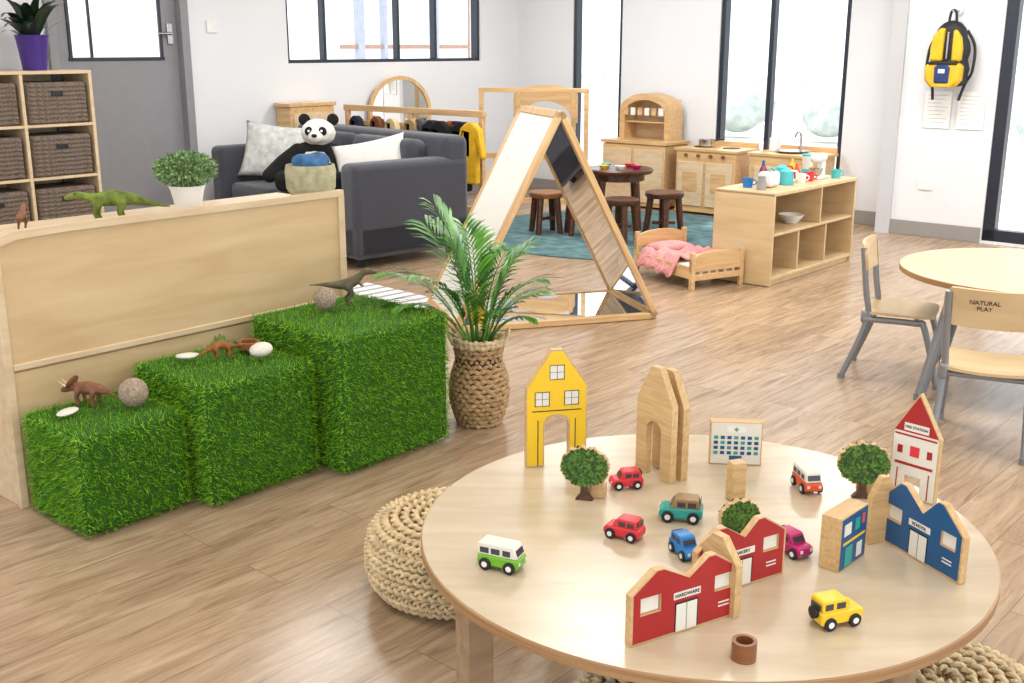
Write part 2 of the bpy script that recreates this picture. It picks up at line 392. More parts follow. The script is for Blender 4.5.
# ------------------------------------------------------------ grass cubes
E1=rad(48.65)
def dirs(a): return Vector((cos(a),sin(a),0)),Vector((-sin(a),cos(a),0))
d_e1,d_back=dirs(E1)
def grasscube(corner,s,h,se,sb):
    c=Vector((corner[0],corner[1],0))+d_e1*(s/2-se)+d_back*(s/2-sb)
    g=grp('grass_cube',c,E1)
    box(g,'cube_body',(0,0,h/2),(s-.03,s-.03,h-.02),grassb,b=.02)
    A=s-.03; hh=h-.012
    areas=[A*A,A*hh,A*hh,A*hh,A*hh]; dens=28000
    V=[];cnt=0
    for k,ar in enumerate(areas):
        n=int(ar*dens); a=rng.uniform(-A/2,A/2,n); b=rng.uniform(-A/2,A/2,n); z=rng.uniform(0.012,hh,n)
        if k==0: P=np.stack([a,b,np.full(n,hh-.004)],1); nn=np.array([0,0,1.])
        elif k==1: P=np.stack([a,np.full(n,-A/2),z],1); nn=np.array([0,-1.,0])
        elif k==2: P=np.stack([a,np.full(n,A/2),z],1); nn=np.array([0,1.,0])
        elif k==3: P=np.stack([np.full(n,-A/2),a,z],1); nn=np.array([-1.,0,0])
        else: P=np.stack([np.full(n,A/2),a,z],1); nn=np.array([1.,0,0])
        Ln=rng.uniform(.011,.023,n)[:,None]
        d=nn+rng.normal(0,.45,(n,3)); 
        if k>0: d[:,2]-=.1
        d/=np.linalg.norm(d,axis=1)[:,None]
        w=np.cross(d,rng.normal(0,1,(n,3))); w/=np.linalg.norm(w,axis=1)[:,None]; w*=.0014
        tip=P+d*Ln; tip[:,2]=np.maximum(tip[:,2],.002)
        V.append(np.stack([P-w,P+w,tip],1).reshape(-1,3)); cnt+=n
    V=np.concatenate(V); F=np.arange(cnt*3).reshape(-1,3)
    me=bpy.data.meshes.new('grass'); me.from_pydata(V.tolist(),[],F.tolist()); me.materials.append(grassm)
    o=bpy.data.objects.new('grass_blades',me); COL.objects.link(o); o.parent=g
    return g
grasscube((-1.318,3.198),.395,.352,.04,.025)
grasscube((-1.007,3.433),.47,.435,.018,.03)
grasscube((-.621,3.709),.555,.525,.0,.035)

# ------------------------------------------------------------ shelf unit with back panel
pO=Vector((-1.318,3.198,0))+d_back*.41
g=grp('storage_unit',pO,E1)
x0=-.045; Lp=1.44; PT=.935
out=[(x0,0),(x0+Lp,0),(x0+Lp,PT-.02),(x0+Lp-.02,PT-.005),(x0+.25,PT-.005),(x0+.08,PT-.012),(x0+.02,PT-.03),(x0,PT-.055)]
prism(g,'back_panel',out,.022,birch_d)
prism(g,'top_trim',[(x0-.003,PT-.08),(x0+.022,PT-.05),(x0+.08,PT-.032),(x0+.25,PT-.025),(x0+Lp,PT-.025),(x0+Lp,PT),(x0+.25,PT),(x0+.07,PT-.006),(x0+.01,PT-.024),(x0-.006,PT-.055)],.034,birch,(0,-.004,0))
box(g,'post_a',(x0+.010,-.004,.43),(.028,.034,.86),birch); box(g,'post_b',(x0+Lp-.012,-.004,.46),(.03,.034,.91),birch)
box(g,'lower_rail',(x0+Lp/2,-.014,.485),(Lp-.05,.010,.022),birch); box(g,'groove',(x0+Lp/2,-.012,.470),(Lp-.05,.004,.006),plyedge)
for i,z in enumerate((.06,.46,.88)): box(g,'shelf_%d'%i,(x0+Lp/2,.21,z),(Lp-.02,.4,.02),birch)
for i,x in enumerate((x0+.012,x0+Lp/2,x0+Lp-.012)): box(g,'side_%d'%i,(x,.21,.44),(.02,.4,.88),birch)
UZ=.891
def onunit(t,b,z=UZ): 
    q=pO+d_e1*t+d_back*b; return (q.x,q.y,z)
def leafball(p,c,r,n,m,l=.018,w=.009,flatz=1):
    V=[];F=[]
    for i in range(n):
        d=Vector(rng.normal(0,1,3)); d.normalize(); q=r*(random.random()**.4)
        P=Vector(c)+Vector((d.x*q,d.y*q,d.z*q*flatz)); dd=(d+Vector(rng.normal(0,.5,3))).normalized()
        s=dd.cross(Vector(rng.normal(0,1,3))).normalized()*w; k=len(V)
        V+= [P,P+dd*l*.5+s,P+dd*l,P+dd*l*.5-s]; F.append((k,k+1,k+2,k+3))
    return mk(p,'foliage',V,F,m,ang=0,recalc=False)
g=grp('potted_herb',onunit(.81,.2))
lathe(g,'pot',[(.045,0),(.062,.08),(.070,.10),(.062,.10),(.055,.085),(0,.085)],white)
leafball(g,(0,0,.160),.115,2300,leafs,.016,.005,.55)
for i in range(12):
    a=i*.52; rod(g,'stem_%d'%i,(0,0,.08),(.06*cos(a),.06*sin(a),.17),.0015,leafs,seg=5)
g=grp('cloth_bowl',onunit(1.325,.10))
lathe(g,'felt_bag',[(.0,0),(.07,.0),(.10,.05),(.104,.12),(.098,.145),(.09,.145),(.085,.11),(0,.10)],M('felt_sage',C(176,172,140),.95,var=.25,scale=30,bump=.4))
blob(g,'blue_scarf',[(0,0,.14,.075,.07,.05),(.03,.02,.16,.05,.04,.035),(-.03,-.01,.16,.045,.05,.03)],M('blue_scarf',C(60,105,150),.9,var=.4,scale=25),.006)

def dino(name,loc,rz,L,m,kind,horn=None):
    g=grp(name,loc,rz); s=L; B=[]
    if kind=='quad':
        B+=chain([(-.55,0,.18,.015),(-.38,0,.24,.04),(-.2,0,.28,.09),(0,0,.28,.12),(.17,0,.28,.10),(.3,0,.29,.075),(.42,0,.24,.065),(.5,0,.2,.035)])
        for x in (-.14,.15):
            for y in (-.085,.085): B+=chain([(x,y,.24,.055),(x+.02,y*1.15,.12,.038),(x,y*1.15,.03,.036),(x+.02,y*1.15,.02,.03)])
        blob(g,'body',B,m,s*.014,sc=s,sm=2)
        hm=horn or m
        sph(g,'frill',(.3*s,0,.36*s),(.035*s,.15*s,.13*s),m,rot=(0,-.5,0))
        for y in (-.04,.04): rod(g,'horn',(.4*s,y*s,.29*s),(.54*s,y*1.3*s,.38*s),.018*s,hm,.003*s)
        rod(g,'nose_horn',(.47*s,0,.24*s),(.52*s,0,.3*s),.014*s,hm,.003*s)
    elif kind=='stego':
        B+=chain([(-.55,0,.1,.012),(-.38,0,.16,.035),(-.2,0,.24,.07),(0,0,.28,.11),(.17,0,.22,.08),(.3,0,.2,.045),(.42,0,.2,.035),(.5,0,.18,.02)])
        for x in (-.12,.15):
            for y in (-.07,.07): B+=chain([(x,y,.2,.05),(x+.02,y*1.15,.1,.032),(x,y*1.15,.025,.03)])
        blob(g,'body',B,m,s*.014,sc=s,sm=2)
        if horn:
          for i in range(8):
            t=-.36+i*.09; zz=.19+.2*math.exp(-((t-.0)/.22)**2); k=.6+.9*math.exp(-((t-.0)/.22)**2)
            prism(g,'plate_%d'%i,[(-.03*s*k,0),(.03*s*k,0),(.04*s*k,.05*s*k),(0,.11*s*k),(-.04*s*k,.05*s*k)],.012*s,horn or m,(t*s,(.02 if i%2 else -.02)*s,(zz-.02)*s))
    elif kind=='ornith':
        B+=chain([(-.6,0,.14,.012),(-.4,0,.18,.032),(-.2,0,.24,.07),(0,0,.26,.095),(.15,0,.24,.075),(.26,0,.27,.045),(.36,0,.30,.045),(.47,0,.27,.028)])
        for x in (-.1,.15):
            for y in (-.07,.07): B+=chain([(x,y,.2,.05),(x+.03,y*1.15,.1,.032),(x,y*1.15,.025,.028),(x+.04,y*1.15,.02,.02)])
        blob(g,'body',B,m,s*.014,sc=s,sm=2)
    else:
        B+=chain([(-.6,0,.36,.01),(-.4,0,.36,.03),(-.2,0,.34,.06),(0,0,.34,.1),(.14,0,.4,.085),(.24,0,.5,.05),(.32,0,.54,.06),(.46,0,.52,.035)])
        for y in (-.07,.07):
            B+=chain([(0,y,.32,.07),(.07,y*1.1,.2,.04),(-.02,y*1.1,.1,.025),(.0,y*1.1,.02,.022),(.08,y*1.1,.015,.018)])
            B+=chain([(.17,y*.9,.38,.025),(.23,y*.9,.31,.017),(.27,y*.8,.33,.012)])
        blob(g,'body',B,m,s*.014,sc=s,sm=2)
    for y in (-.052,.052):
        hx=.38 if kind!='quad' else .42; hz={'quad':.265,'stego':.215,'ornith':.32}.get(kind,.56)
        sph(g,'eye',(hx*s,y*s*.8,hz*s),.009*s,black,seg=10)
    return g
dbrown=M('dino_brown',C(128,82,56),.6,var=.4,scale=30,bump=.5); dgreen=M('dino_green',C(104,122,34),.6,var=.55,scale=26,bump=.5)
dgrey=M('dino_olive',C(92,86,62),.6,var=.35,scale=30,bump=.5); dorange=M('dino_rust',C(150,92,40),.6,var=.4,scale=40,bump=.5); hornm=M('horn',C(220,205,175),.5)
dino('toy_triceratops',(-1.40,3.47,.355),rad(165),.20,dbrown,'quad',hornm)
dino('toy_stegosaurus',(-1.03,3.75,.438),rad(35),.165,dorange,'stego',M('plates',C(110,130,60),.6))
dino('toy_tyrannosaurus',(-.64,4.18,.528),rad(15),.24,dgrey,'thero')
dino('toy_iguanodon',onunit(.50,.2,UZ-.003),rad(195),.33,dgreen,'ornith')
dino('toy_velociraptor',onunit(.17,.22,UZ-.003),rad(100),.15,dbrown,'thero')
def ball(loc,r):
    g=grp('stone_ball',loc); sph(g,'ball',(0,0,r),r,stoneb)
ball((-1.245,3.45,.355),.048); ball((-.715,4.10,.528),.044)
def pebble(loc,s):
    g=grp('white_pebble',loc,random.random()*3); blob(g,'stone',[(0,0,s[2],s[0],s[1],s[2]),(s[0]*.3,s[1]*.2,s[2]*.9,s[0]*.7,s[1]*.7,s[2]*.8)],stone,.004)
pebble((-1.43,3.36,.358),(.048,.028,.008)); pebble((-.885,3.74,.443),(.05,.038,.026)); pebble((-1.14,3.72,.443),(.044,.03,.009))
def ring(name,loc,r,h,m=beech):
    g=grp(name,loc); lathe(g,'ring',[(r*.7,0),(r,0),(r,h),(r*.7,h),(r*.7,0)],m)
ring('wooden_ring',(-.955,3.855,.444),.042,.024,midwood)

# ------------------------------------------------------------ palm in basket
g=grp('potted_palm',(-.135,4.31,0)); L=[]
for i in range(18):
    t=i/17; z=.012+.325*t; rr=.085+.030*sin(pi*min(1,t*1.25))
    if t>.8: rr+= (t-.8)*.05
    L.append((rr,z,.0105,26,(i%2)*pi))
rings(g,'basket_weave',L,ropeb,seg=150)
rings(g,'basket_rim',[(.100,.345,.0115,30,0),(.101,.36,.010,30,1)],rope,seg=150)
for s in (-1,1): tube(g,'handle',[(s*.100,-.04,.34),(s*.118,-.03,.38),(s*.12,0,.395),(s*.118,.03,.38),(s*.1,.04,.34)],.008,rope)
lathe(g,'basket_liner',[(0,.01),(.08,.012),(.105,.16),(.09,.33),(0,.31)],soil)
V=[];F=[];SV=[];SF=[]
fr=[(178,.50,64,1.0),(150,.56,80,.7),(200,.42,58,1.1),(120,.52,84,.5),(95,.50,80,.7),(60,.46,76,.8),(15,.36,66,1.0),(-20,.30,60,1.1),(-60,.30,70,1.0),(-115,.38,74,.9),(-150,.46,72,.95),(165,.60,84,.42),(8,.48,80,.6),(190,.36,44,1.2),(340,.44,72,1.0)]
for az,ln,el,bend in fr:
    a=rad(az+random.uniform(-8,8)); e=rad(el); P=Vector((.02*cos(a),.02*sin(a),.30)); pts=[P.copy()]; n=12
    for i in range(n):
        t=i/n; ee=e-bend*1.25*t*t
        P=P+Vector((cos(a)*cos(ee),sin(a)*cos(ee),sin(ee)))*ln/n; pts.append(P.copy())
    v,f=sweep(pts,[.0055*(1-.75*i/n) for i in range(n+1)],6); o=len(SV); SV+=v; SF+=[tuple(q+o for q in ff) for ff in f]
    for i in range(4,n+1):
        for k in (0,1):
          for sd in (-1,1):
            if i==n and k: continue
            P=pts[i] if k==0 else (pts[i]+pts[min(i+1,n)])/2
            T=(pts[min(i+1,n)]-pts[i-1]).normalized(); side=T.cross(Vector((0,0,1))).normalized()*sd
            ll=ln*.40*sin(pi*min(1,(i+.5*k-2.6)/(n-1.4)))**.6*random.uniform(.8,1.1)
            d=(T*.85+side*.75+Vector((0,0,.12))).normalized()
            wv=d.cross(Vector((0,0,1)).lerp(side,.3)).normalized()*.0075
            q=len(V); mid=P+d*ll*.35; m2=P+d*ll*.7+Vector((0,0,-ll*.10)); tip=P+d*ll+Vector((0,0,-ll*.28))
            V+=[P,mid+wv,mid-wv,m2+wv*.8,m2-wv*.8,tip]; F+=[(q,q+1,q+2),(q+1,q+3,q+4,q+2),(q+3,q+5,q+4)]
mk(g,'fronds',V,F,leafm,ang=0,recalc=False); mk(g,'stems',SV,SF,leafm,ang=0)

# ------------------------------------------------------------ couch, panda, cushions
F0=Vector((-1.06,7.45,0)); ca=rad(42); ce1=Vector((cos(ca),sin(ca),0)); cb=Vector((-sin(ca),cos(ca),0))
LC=2.08; DC=1.03
cc=F0+ce1*DC/2+cb*LC/2
g=grp('grey_sofa',cc,ca-pi/2)
box(g,'base',(0,0,.20),(LC,DC,.24),couchm,b=.04,seg=4)
for i,x in enumerate((-LC/2+.1,LC/2-.1)): box(g,'arm_%d'%i,(x,-.01,.40),(.2,DC-.02,.66),couchm,b=.05,seg=4)
box(g,'backrest',(0,DC/2-.12,.51),(LC-.02,.22,.74),couchm,b=.06,seg=4)
for i,x in enumerate((-.42,.42)):
    box(g,'seat_cushion_%d'%i,(x,-.08,.37),(.80,.78,.16),couchm,b=.05,seg=4)
    box(g,'back_cushion_%d'%i,(x,DC/2-.32,.63),(.79,.18,.44),couchm,b=.07,seg=4,rot=(-.15,0,0))
for i,(x,y) in enumerate(((-.9,-.4),(.9,-.4),(-.9,.4),(.9,.4))): cyl(g,'foot_%d'%i,(x,y,.04),.025,.08,black)
def couch(x,y,z): 
    q=Matrix.Rotation(ca-pi/2,4,'Z')@Vector((x,y,0))+cc; return (q.x,q.y,z)
gp=grp('patterned_cushion',couch(-.64,-.14,.685),ca-pi/2); pillow(gp,'cushion',.56,.46,.17,cushp,(0,0,0),(rad(-20),.1,rad(40)))
gp=grp('white_cushion',couch(.52,-.02,.665),ca-pi/2); pillow(gp,'cushion',.56,.38,.17,cushm,(0,0,0),(rad(-20),-.2,rad(42)))
g=grp('panda_plush',couch(.02,-.16,.455),rad(-92))
blob(g,'torso',[(0,0,.14,.15,.17,.16),(0.0,0,.24,.12,.135,.12)],whitefur,.012)
blob(g,'head',[(.03,0.02,.42,.115,.135,.108),(.13,0.02,.395,.055,.06,.048)],whitefur,.01)
blob(g,'shoulders',chain([(.02,-.19,.20,.055),(.03,-.14,.27,.065),(.0,0,.30,.08),(.03,.14,.27,.065),(.02,.17,.16,.055)])+[(.0,0,.30,.115,.13,.07)],blackfur,.012)
blob(g,'arm',chain([(.03,-.14,.28,.065),(.08,-.25,.2,.06),(.14,-.34,.11,.058)]),blackfur,.012)
blob(g,'arm',chain([(.03,.14,.28,.065),(.12,.2,.18,.06),(.2,.18,.1,.055)]),blackfur,.012)
for sd in (-1,1):
    blob(g,'leg',chain([(.06,sd*.1,.08,.08),(.2,sd*.16,.08,.075),(.30,sd*.2,.07,.065),(.32,sd*.2,.11,.06)]),blackfur,.012)
    sph(g,'ear',(0,.02+sd*.108,.515),(.028,.045,.045),blackfur)
    sph(g,'eye_patch',(.125,.02+sd*.052,.437),(.02,.03,.034),blackfur,rot=(sd*.4,0,0)); sph(g,'eye',(.145,.02+sd*.048,.44),.009,white)
sph(g,'nose',(.182,.02,.408),(.015,.022,.014),blackfur)

# ------------------------------------------------------------ dress-up rail behind sofa
ra=Vector((-1.46,9.98,0)); rb=Vector((-.24,8.95,0)); dr=(rb-ra); Lr=dr.length; ang=math.atan2(dr.y,dr.x)
g=grp('dress_up_rack',ra,ang)
for i,x in enumerate((0,Lr*.5,Lr)):
    box(g,'post_%d'%i,(x,0,.49),(.04,.04,.98),beech); box(g,'foot_%d'%i,(x,0,.02),(.05,.26,.04),beech)
box(g,'top_rail',(Lr/2,0,.98),(Lr+.06,.05,.05),beech); box(g,'mid_rail',(Lr/2,0,.84),(Lr,.025,.07),beech); box(g,'low_rail',(Lr/2,0,.2),(Lr,.025,.06),beech)
for i in range(9): rod(g,'peg_%d'%i,(.10+i*.165,-.01,.84),(.10+i*.165,-.08,.86),.008,beech)
jk=[(-.1,0),(.1,0),(.1,.3),(.16,.18),(.2,.2),(.13,.42),(.05,.46),(-.05,.46),(-.13,.42),(-.2,.2),(-.16,.18),(-.1,.3)]
navy=M('navy_cloth',C(30,34,50),.95,var=.3); ycl=M('yellow_cloth',C(228,178,30),.8,var=.15,scale=20,bump=.3)
cl=[(Lr-.62,M('cloth_grey',C(90,84,84),.9),.8),(Lr-.46,navy,1.05),(Lr-.34,blackfur,1.1),(Lr-.22,navy,1.15),(Lr-.12,blackfur,1.2),(Lr-.0,ycl,1.05),(Lr-.27,M('cloth_rust',C(170,90,50),.9),.75),(.9,M('cloth_tan',C(170,140,100),.9),.6),(.7,M('cloth_cream',C(210,190,150),.9),.6),(.45,M('cloth_brown',C(120,70,40),.9),.6),(.22,navy,.6)]
for i,(x,m_,s) in enumerate(cl):
    prism(g,'costume_%d'%i,[(a*s*.7,b*s) for a,b in jk],.06,m_,(x,-.07-.03*(i%3),.92-.46*s),b=.02)
g=grp('wooden_cabinet',R(.13,3.0),TH)
box(g,'carcass',(0,.0,.51),(.2,.48,.98),beech,b=.006); box(g,'top_board',(0,0,1.015),(.22,.52,.03),beech); box(g,'door_panel',(.105,0,.52),(.012,.42,.85),birch,b=.004)
sph(g,'knob',(.12,.15,.7),.014,midwood,seg=12)
g=grp('round_mirror',R(.12,1.86,.89),TH)
lathe(g,'frame',[(.31,-.015),(.345,-.015),(.345,.02),(.31,.02),(.31,-.015)],beech,rot=(0,pi/2,-.2),seg=60)
cyl(g,'mirror_glass',(0,0,0),.315,.01,mirror,seg=60,rot=(0,pi/2,-.2))
for s in (-1,1): box(g,'stand_%d'%s,(0,s*.3,-.45),(.05,.04,.88),beech)
box(g,'stand_foot',(0,0,-.87),(.22,.7,.04),beech)

g=grp('play_theatre_frame',(.20,10.5,0),rad(-12))
for i,(x,y) in enumerate(((-.5,0),(.5,0),(-.2,.25),(.34,.25))): box(g,'post_%d'%i,(x,y,.56),(.04,.04,1.12),beech)
box(g,'top_rail',(0,0,1.11),(1.04,.045,.04),beech); box(g,'mid_rail',(0,0,.5),(1.0,.03,.05),beech)
box(g,'low_rail',(0,0,.08),(1.0,.03,.05),beech)
prism(g,'arched_board',[(-.24,.8),(-.24,1.05)]+arc(.07,1.05,.31,180,0,16,.1)+[(.38,1.05),(.38,.8),(.32,.8)]+arc(.07,.82,.25,0,180,14,.18),.02,beech,(0,.25,0))
box(g,'shelf',(.07,.25,.62),(.6,.2,.02),beech)
box(g,'foot_a',(-.5,.1,.05),(.04,.3,.04),beech); box(g,'foot_b',(.5,.1,.05),(.04,.3,.04),beech)

# ------------------------------------------------------------ triangular mirror tent
g=grp('mirror_tent',(.262,5.92,0),rad(17)); Wd=.585; Ht=1.145; Dp=.68
Ls=math.hypot(Wd,Ht); ph=math.atan2(Ht,Wd)
def panel(tag,cx,cz,rot,L,outer):
    q=bpy.data.objects.new('panel_'+tag,None); COL.objects.link(q); q.parent=g; q.location=(cx,Dp/2,cz); q.rotation_euler=rot
    t=.035
    for nm,c,s in (('bar_a',(0,-Dp/2+.02,0),(L,.04,t)),('bar_b',(0,Dp/2-.02,0),(L,.04,t)),('bar_c',(-L/2+.02,0,0),(.04,Dp,t)),('bar_d',(L/2-.02,0,0),(.04,Dp,t))):
        box(q,nm,c,s,beech,b=.004)
    box(q,'backing',(0,0,.006),(L-.06,Dp-.06,.010),outer,b=0)  # outer face: a mirror's white reflection put into a cream colour
    box(q,'mirror_sheet',(0,0,-.006),(L-.06,Dp-.06,.012),mirror,b=0)
panel('left',-Wd/2,Ht/2+.02,(0,-ph,0),Ls,cream)
panel('right',Wd/2,Ht/2+.02,(0,ph,0),Ls,cream)
panel('base',0,.02,(pi,0,0),Wd*2,cream)

def stripes():
    m,N,L,B=nt('striped_weave'); B.inputs['Roughness'].default_value=.95
    tc=N.new('ShaderNodeTexCoord'); w_=N.new('ShaderNodeTexWave'); w_.inputs['Scale'].default_value=3; w_.inputs['Distortion'].default_value=.4
    r=N.new('ShaderNodeValToRGB'); r.color_ramp.elements[0].color=C(150,150,152); r.color_ramp.elements[0].position=.2; r.color_ramp.elements[1].color=C(222,220,216); r.color_ramp.elements[1].position=.4
    L.new(tc.outputs['Object'],w_.inputs['Vector']); L.new(w_.outputs['Fac'],r.inputs['Fac']); L.new(r.outputs['Color'],B.inputs['Base Color']); return m
box(None,'striped_rug',(-1.05,6.38,.006),(.8,1.1,.01),stripes(),b=.003,rot=(0,0,rad(-45)))

# ------------------------------------------------------------ rug, table, stools
rugm=M('teal_rug',C(88,120,124),1,var=.4,scale=9,bump=.6,bscale=220)
lathe(None,'round_rug',[(0,0),(1.25,0),(1.25,.008),(1.24,.012),(0,.012)],rugm,(.9,9.1,.001),seg=90)
def stool(x,y,top=midwood,h=.34,r=.14):
    g=grp('kids_stool',(x,y,.013),random.random())
    lathe(g,'seat',[(0,h-.045),(r-.01,h-.045),(r,h-.03),(r,h-.008),(r-.008,h),(0,h-.003)],top)
    for i in range(4):
        a=pi/4+i*pi/2; rod(g,'leg_%d'%i,(r*.95*cos(a),r*.95*sin(a),0),(r*.7*cos(a),r*.7*sin(a),h-.03),.024,darkwood,.028)
    box(g,'stretcher_a',(0,0,.12),(r*1.2,.02,.025),darkwood,rot=(0,0,pi/4)); box(g,'stretcher_b',(0,0,.12),(r*1.2,.02,.025),darkwood,rot=(0,0,-pi/4))
stool(.28,9.05); stool(.56,8.98); stool(.86,8.62,darkwood); stool(1.22,8.80,darkwood,.37,.155)
g=grp('dark_play_table',(.90,9.35,.013))
lathe(g,'top',[(0,.46),(.28,.46),(.29,.475),(.29,.49),(.28,.5),(0,.5)],darkwood,seg=50)
lathe(g,'apron',[(.2,.40),(.22,.40),(.22,.462),(.2,.462),(.2,.40)],darkwood)
for i in range(4):
    a=pi/4+i*pi/2; rod(g,'leg_%d'%i,(.24*cos(a),.24*sin(a),0),(.19*cos(a),.19*sin(a),.46),.02,darkwood,.026)
g=grp('toy_dishes',(.90,9.35,.513))
for i,(x,y,m_) in enumerate(((.1,.05,redcar),(-.1,.08,tealpl),(0,-.12,white),(-.13,-.07,yellow),(.14,-.1,magenta))):
    lathe(g,'dish_%d'%i,[(0,0),(.025,0),(.045,.03),(.042,.03),(.022,.006),(0,.006)],m_,(x,y,0),seg=20)

# ------------------------------------------------------------ play kitchen furniture against back wall
g=grp('play_dresser',R(1.86,.27),TH)
box(g,'lower_cabinet',(0,0,.31),(.72,.40,.58),beech,b=.006); box(g,'worktop',(0,0,.62),(.76,.42,.03),beech)
for i,x in enumerate((-.18,.18)):
    box(g,'cupboard_door_%d'%i,(x,-.206,.31),(.33,.012,.5),birch,b=.003); sph(g,'knob_%d'%i,(x*.35,-.22,.4),.015,darkwood,seg=10)
prism(g,'arched_hutch',[(-.29,.635),(-.29,.90)]+arc(0,.90,.29,180,0,18,.17)+[(.29,.635),(.23,.635),(.23,.88)]+arc(0,.88,.23,0,180,14,.13)+[(-.23,.635)],.22,beech,(0,.08,0))
box(g,'hutch_back',(0,.18,.82),(.54,.01,.38),birch,b=0); box(g,'hutch_shelf',(0,.08,.80),(.46,.18,.015),beech)
for i in range(6): box(g,'awning_%d'%i,(-.2+i*.08,-.045,.90),(.05,.02,.07),white if i%2 else beech)
def kit(name,u,w,kind):
    g=grp(name,R(u,w),TH)
    box(g,'cabinet',(0,0,.3),(.62,.4,.56),beech,b=.006); box(g,'worktop',(0,0,.59),(.66,.42,.025),beech)
    if kind=='stove':
        for i,x in enumerate((-.15,.15)):
            box(g,'oven_door_%d'%i,(x,-.206,.28),(.27,.012,.4),birch,b=.003); box(g,'oven_window_%d'%i,(x,-.213,.3),(.16,.004,.18),beech,b=.002)
            lathe(g,'burner_%d'%i,[(0,0),(.08,0),(.08,.006),(0,.006)],blackp,(x,0,.603),seg=30)
        for i in range(4): cyl(g,'dial_%d'%i,(-.2+i*.13,-.21,.54),.016,.02,midwood,rot=(pi/2,0,0))
    else:
        box(g,'cupboard',(0,-.206,.28),(.5,.012,.42),birch,b=.003)
        lathe(g,'basin',[(0,.0),(.12,.0),(.15,.02),(.14,.02),(.11,.006),(0,.006)],chrome,(0,0,.603))
        tube(g,'tap',[(0,.14,.6),(0,.14,.74),(0,.08,.78),(0,.03,.74)],.01,chrome)
    box(g,'splashback',(0,.2,.62),(.64,.02,.06),beech)
kit('play_stove',2.66,.27,'stove'); kit('play_sink',3.42,.27,'sink')
g=grp('saucepan',R(2.55,.27,.612)); lathe(g,'pan',[(0,0),(.07,0),(.075,.06),(.07,.06),(.066,.006),(0,.006)],chrome); rod(g,'handle',(.07,0,.05),(.17,.05,.06),.008,black)
g=grp('toy_canister',R(3.22,.22,.605)); lathe(g,'canister',[(0,0),(.05,0),(.05,.11),(.03,.12),(0,.125)],white)

# low open shelf
g=grp('low_toy_shelf',R(4.45,2.30),TH); Lx,Ly,Hh=.44,1.2,.605
box(g,'top',(0,0,Hh-.011),(Lx,Ly,.022),birch_d); box(g,'base',(0,0,.05),(Lx-.01,Ly-.02,.022),birch_d)
for i,y in enumerate((-Ly/2+.011,Ly/2-.011)): box(g,'end_%d'%i,(0,y,Hh/2),(Lx-.004,.022,Hh-.01),birch_d)
box(g,'back',(-Lx/2+.01,0,.32),(.012,Ly-.03,.54),birch); box(g,'mid_shelf',(0,0,.33),(Lx-.03,Ly-.04,.018),birch_d); box(g,'plinth',(0,0,.02),(Lx-.05,Ly-.03,.04),birch_d)
for i,y in enumerate((-.2,.2)): box(g,'divider_%d'%i,(0,y,.19),(Lx-.04,.018,.27),birch_d)
box(g,'divider_top',(0,.1,.465),(Lx-.04,.018,.25),birch_d)
def sh(dx,dy,z=.605): 
    q=Matrix.Rotation(TH,4,'Z')@Vector((dx,dy,0)); p=R(4.45,2.30); return (p[0]+q.x,p[1]+q.y,z)
g=grp('toy_mixer',sh(.04,.34),TH); box(g,'base',(0,0,.012),(.1,.16,.024),white,b=.01); box(g,'column',(0,.05,.07),(.05,.05,.12),white,b=.015); box(g,'head',(0,0,.145),(.065,.18,.06),white,b=.025); lathe(g,'bowl',[(0,.025),(.03,.025),(.05,.075),(.047,.075),(0,.03)],chrome,(0,-.035,0))
g=grp('toy_blender',sh(-.10,.46)); lathe(g,'base',[(0,0),(.045,0),(.04,.05),(0,.05)],tealpl); lathe(g,'jug',[(.03,.05),(.045,.14),(.04,.14),(0,.06)],white); cyl(g,'lid',(0,0,.147),.043,.014,tealpl)
def kettle(p,m_,m2,rz):
    g=grp('toy_kettle',p,rz); lathe(g,'body',[(0,0),(.05,0),(.055,.02),(.042,.09),(.02,.105),(0,.108)],m_); tube(g,'handle',[(.045,0,.03),(.08,0,.05),(.075,0,.09),(.035,0,.095)],.007,m2); rod(g,'spout',(-.04,0,.05),(-.08,0,.09),.012,m_,.008)
kettle(sh(.04,-.12),tealpl,white,TH); kettle(sh(-.1,.08),tealpl,redcar,TH+1)
g=grp('toy_toaster',sh(.02,-.32),TH); box(g,'body',(0,0,.055),(.1,.14,.1),white,b=.025,seg=4); box(g,'slot_a',(-.018,0,.105),(.012,.09,.004),blackp,b=0); box(g,'slot_b',(.018,0,.105),(.012,.09,.004),blackp,b=0); box(g,'lever',(0,-.075,.07),(.02,.012,.012),redcar)
def bottle(p,m_,h=.12):
    g=grp('toy_bottle',p); lathe(g,'bottle',[(0,0),(.025,0),(.025,h*.58),(.01,h*.83),(.01,h),(0,h)],m_)
bottle(sh(-.08,-.22),redcar); bottle(sh(-.13,-.13),blue,.15); bottle(sh(-.05,.2),orange,.11); bottle(sh(-.14,.3),yellow,.13)
def cup(p,m_):
    g=grp('toy_cup',p); lathe(g,'cup',[(0,0),(.03,0),(.038,.06),(.034,.06),(.027,.006),(0,.006)],m_); tube(g,'handle',[(.034,0,.05),(.055,0,.04),(.05,0,.02),(.031,0,.015)],.004,m_)
cup(sh(.06,.05),white); cup(sh(.06,.17),redcar); cup(sh(-.08,-.42),cyan); cup(sh(.12,.46),tealpl)
g=grp('toy_bowl',sh(.06,-.05,.341)); lathe(g,'bowl',[(0,0),(.04,0),(.09,.06),(.085,.06),(.038,.008),(0,.008)],white)
g=grp('ceramic_jug',sh(.05,-.47)); lathe(g,'jug',[(0,0),(.03,0),(.035,.04),(.022,.07),(.026,.085),(.022,.085),(.018,.07),(0,.06)],M('stone_glaze',C(150,150,150),.4))

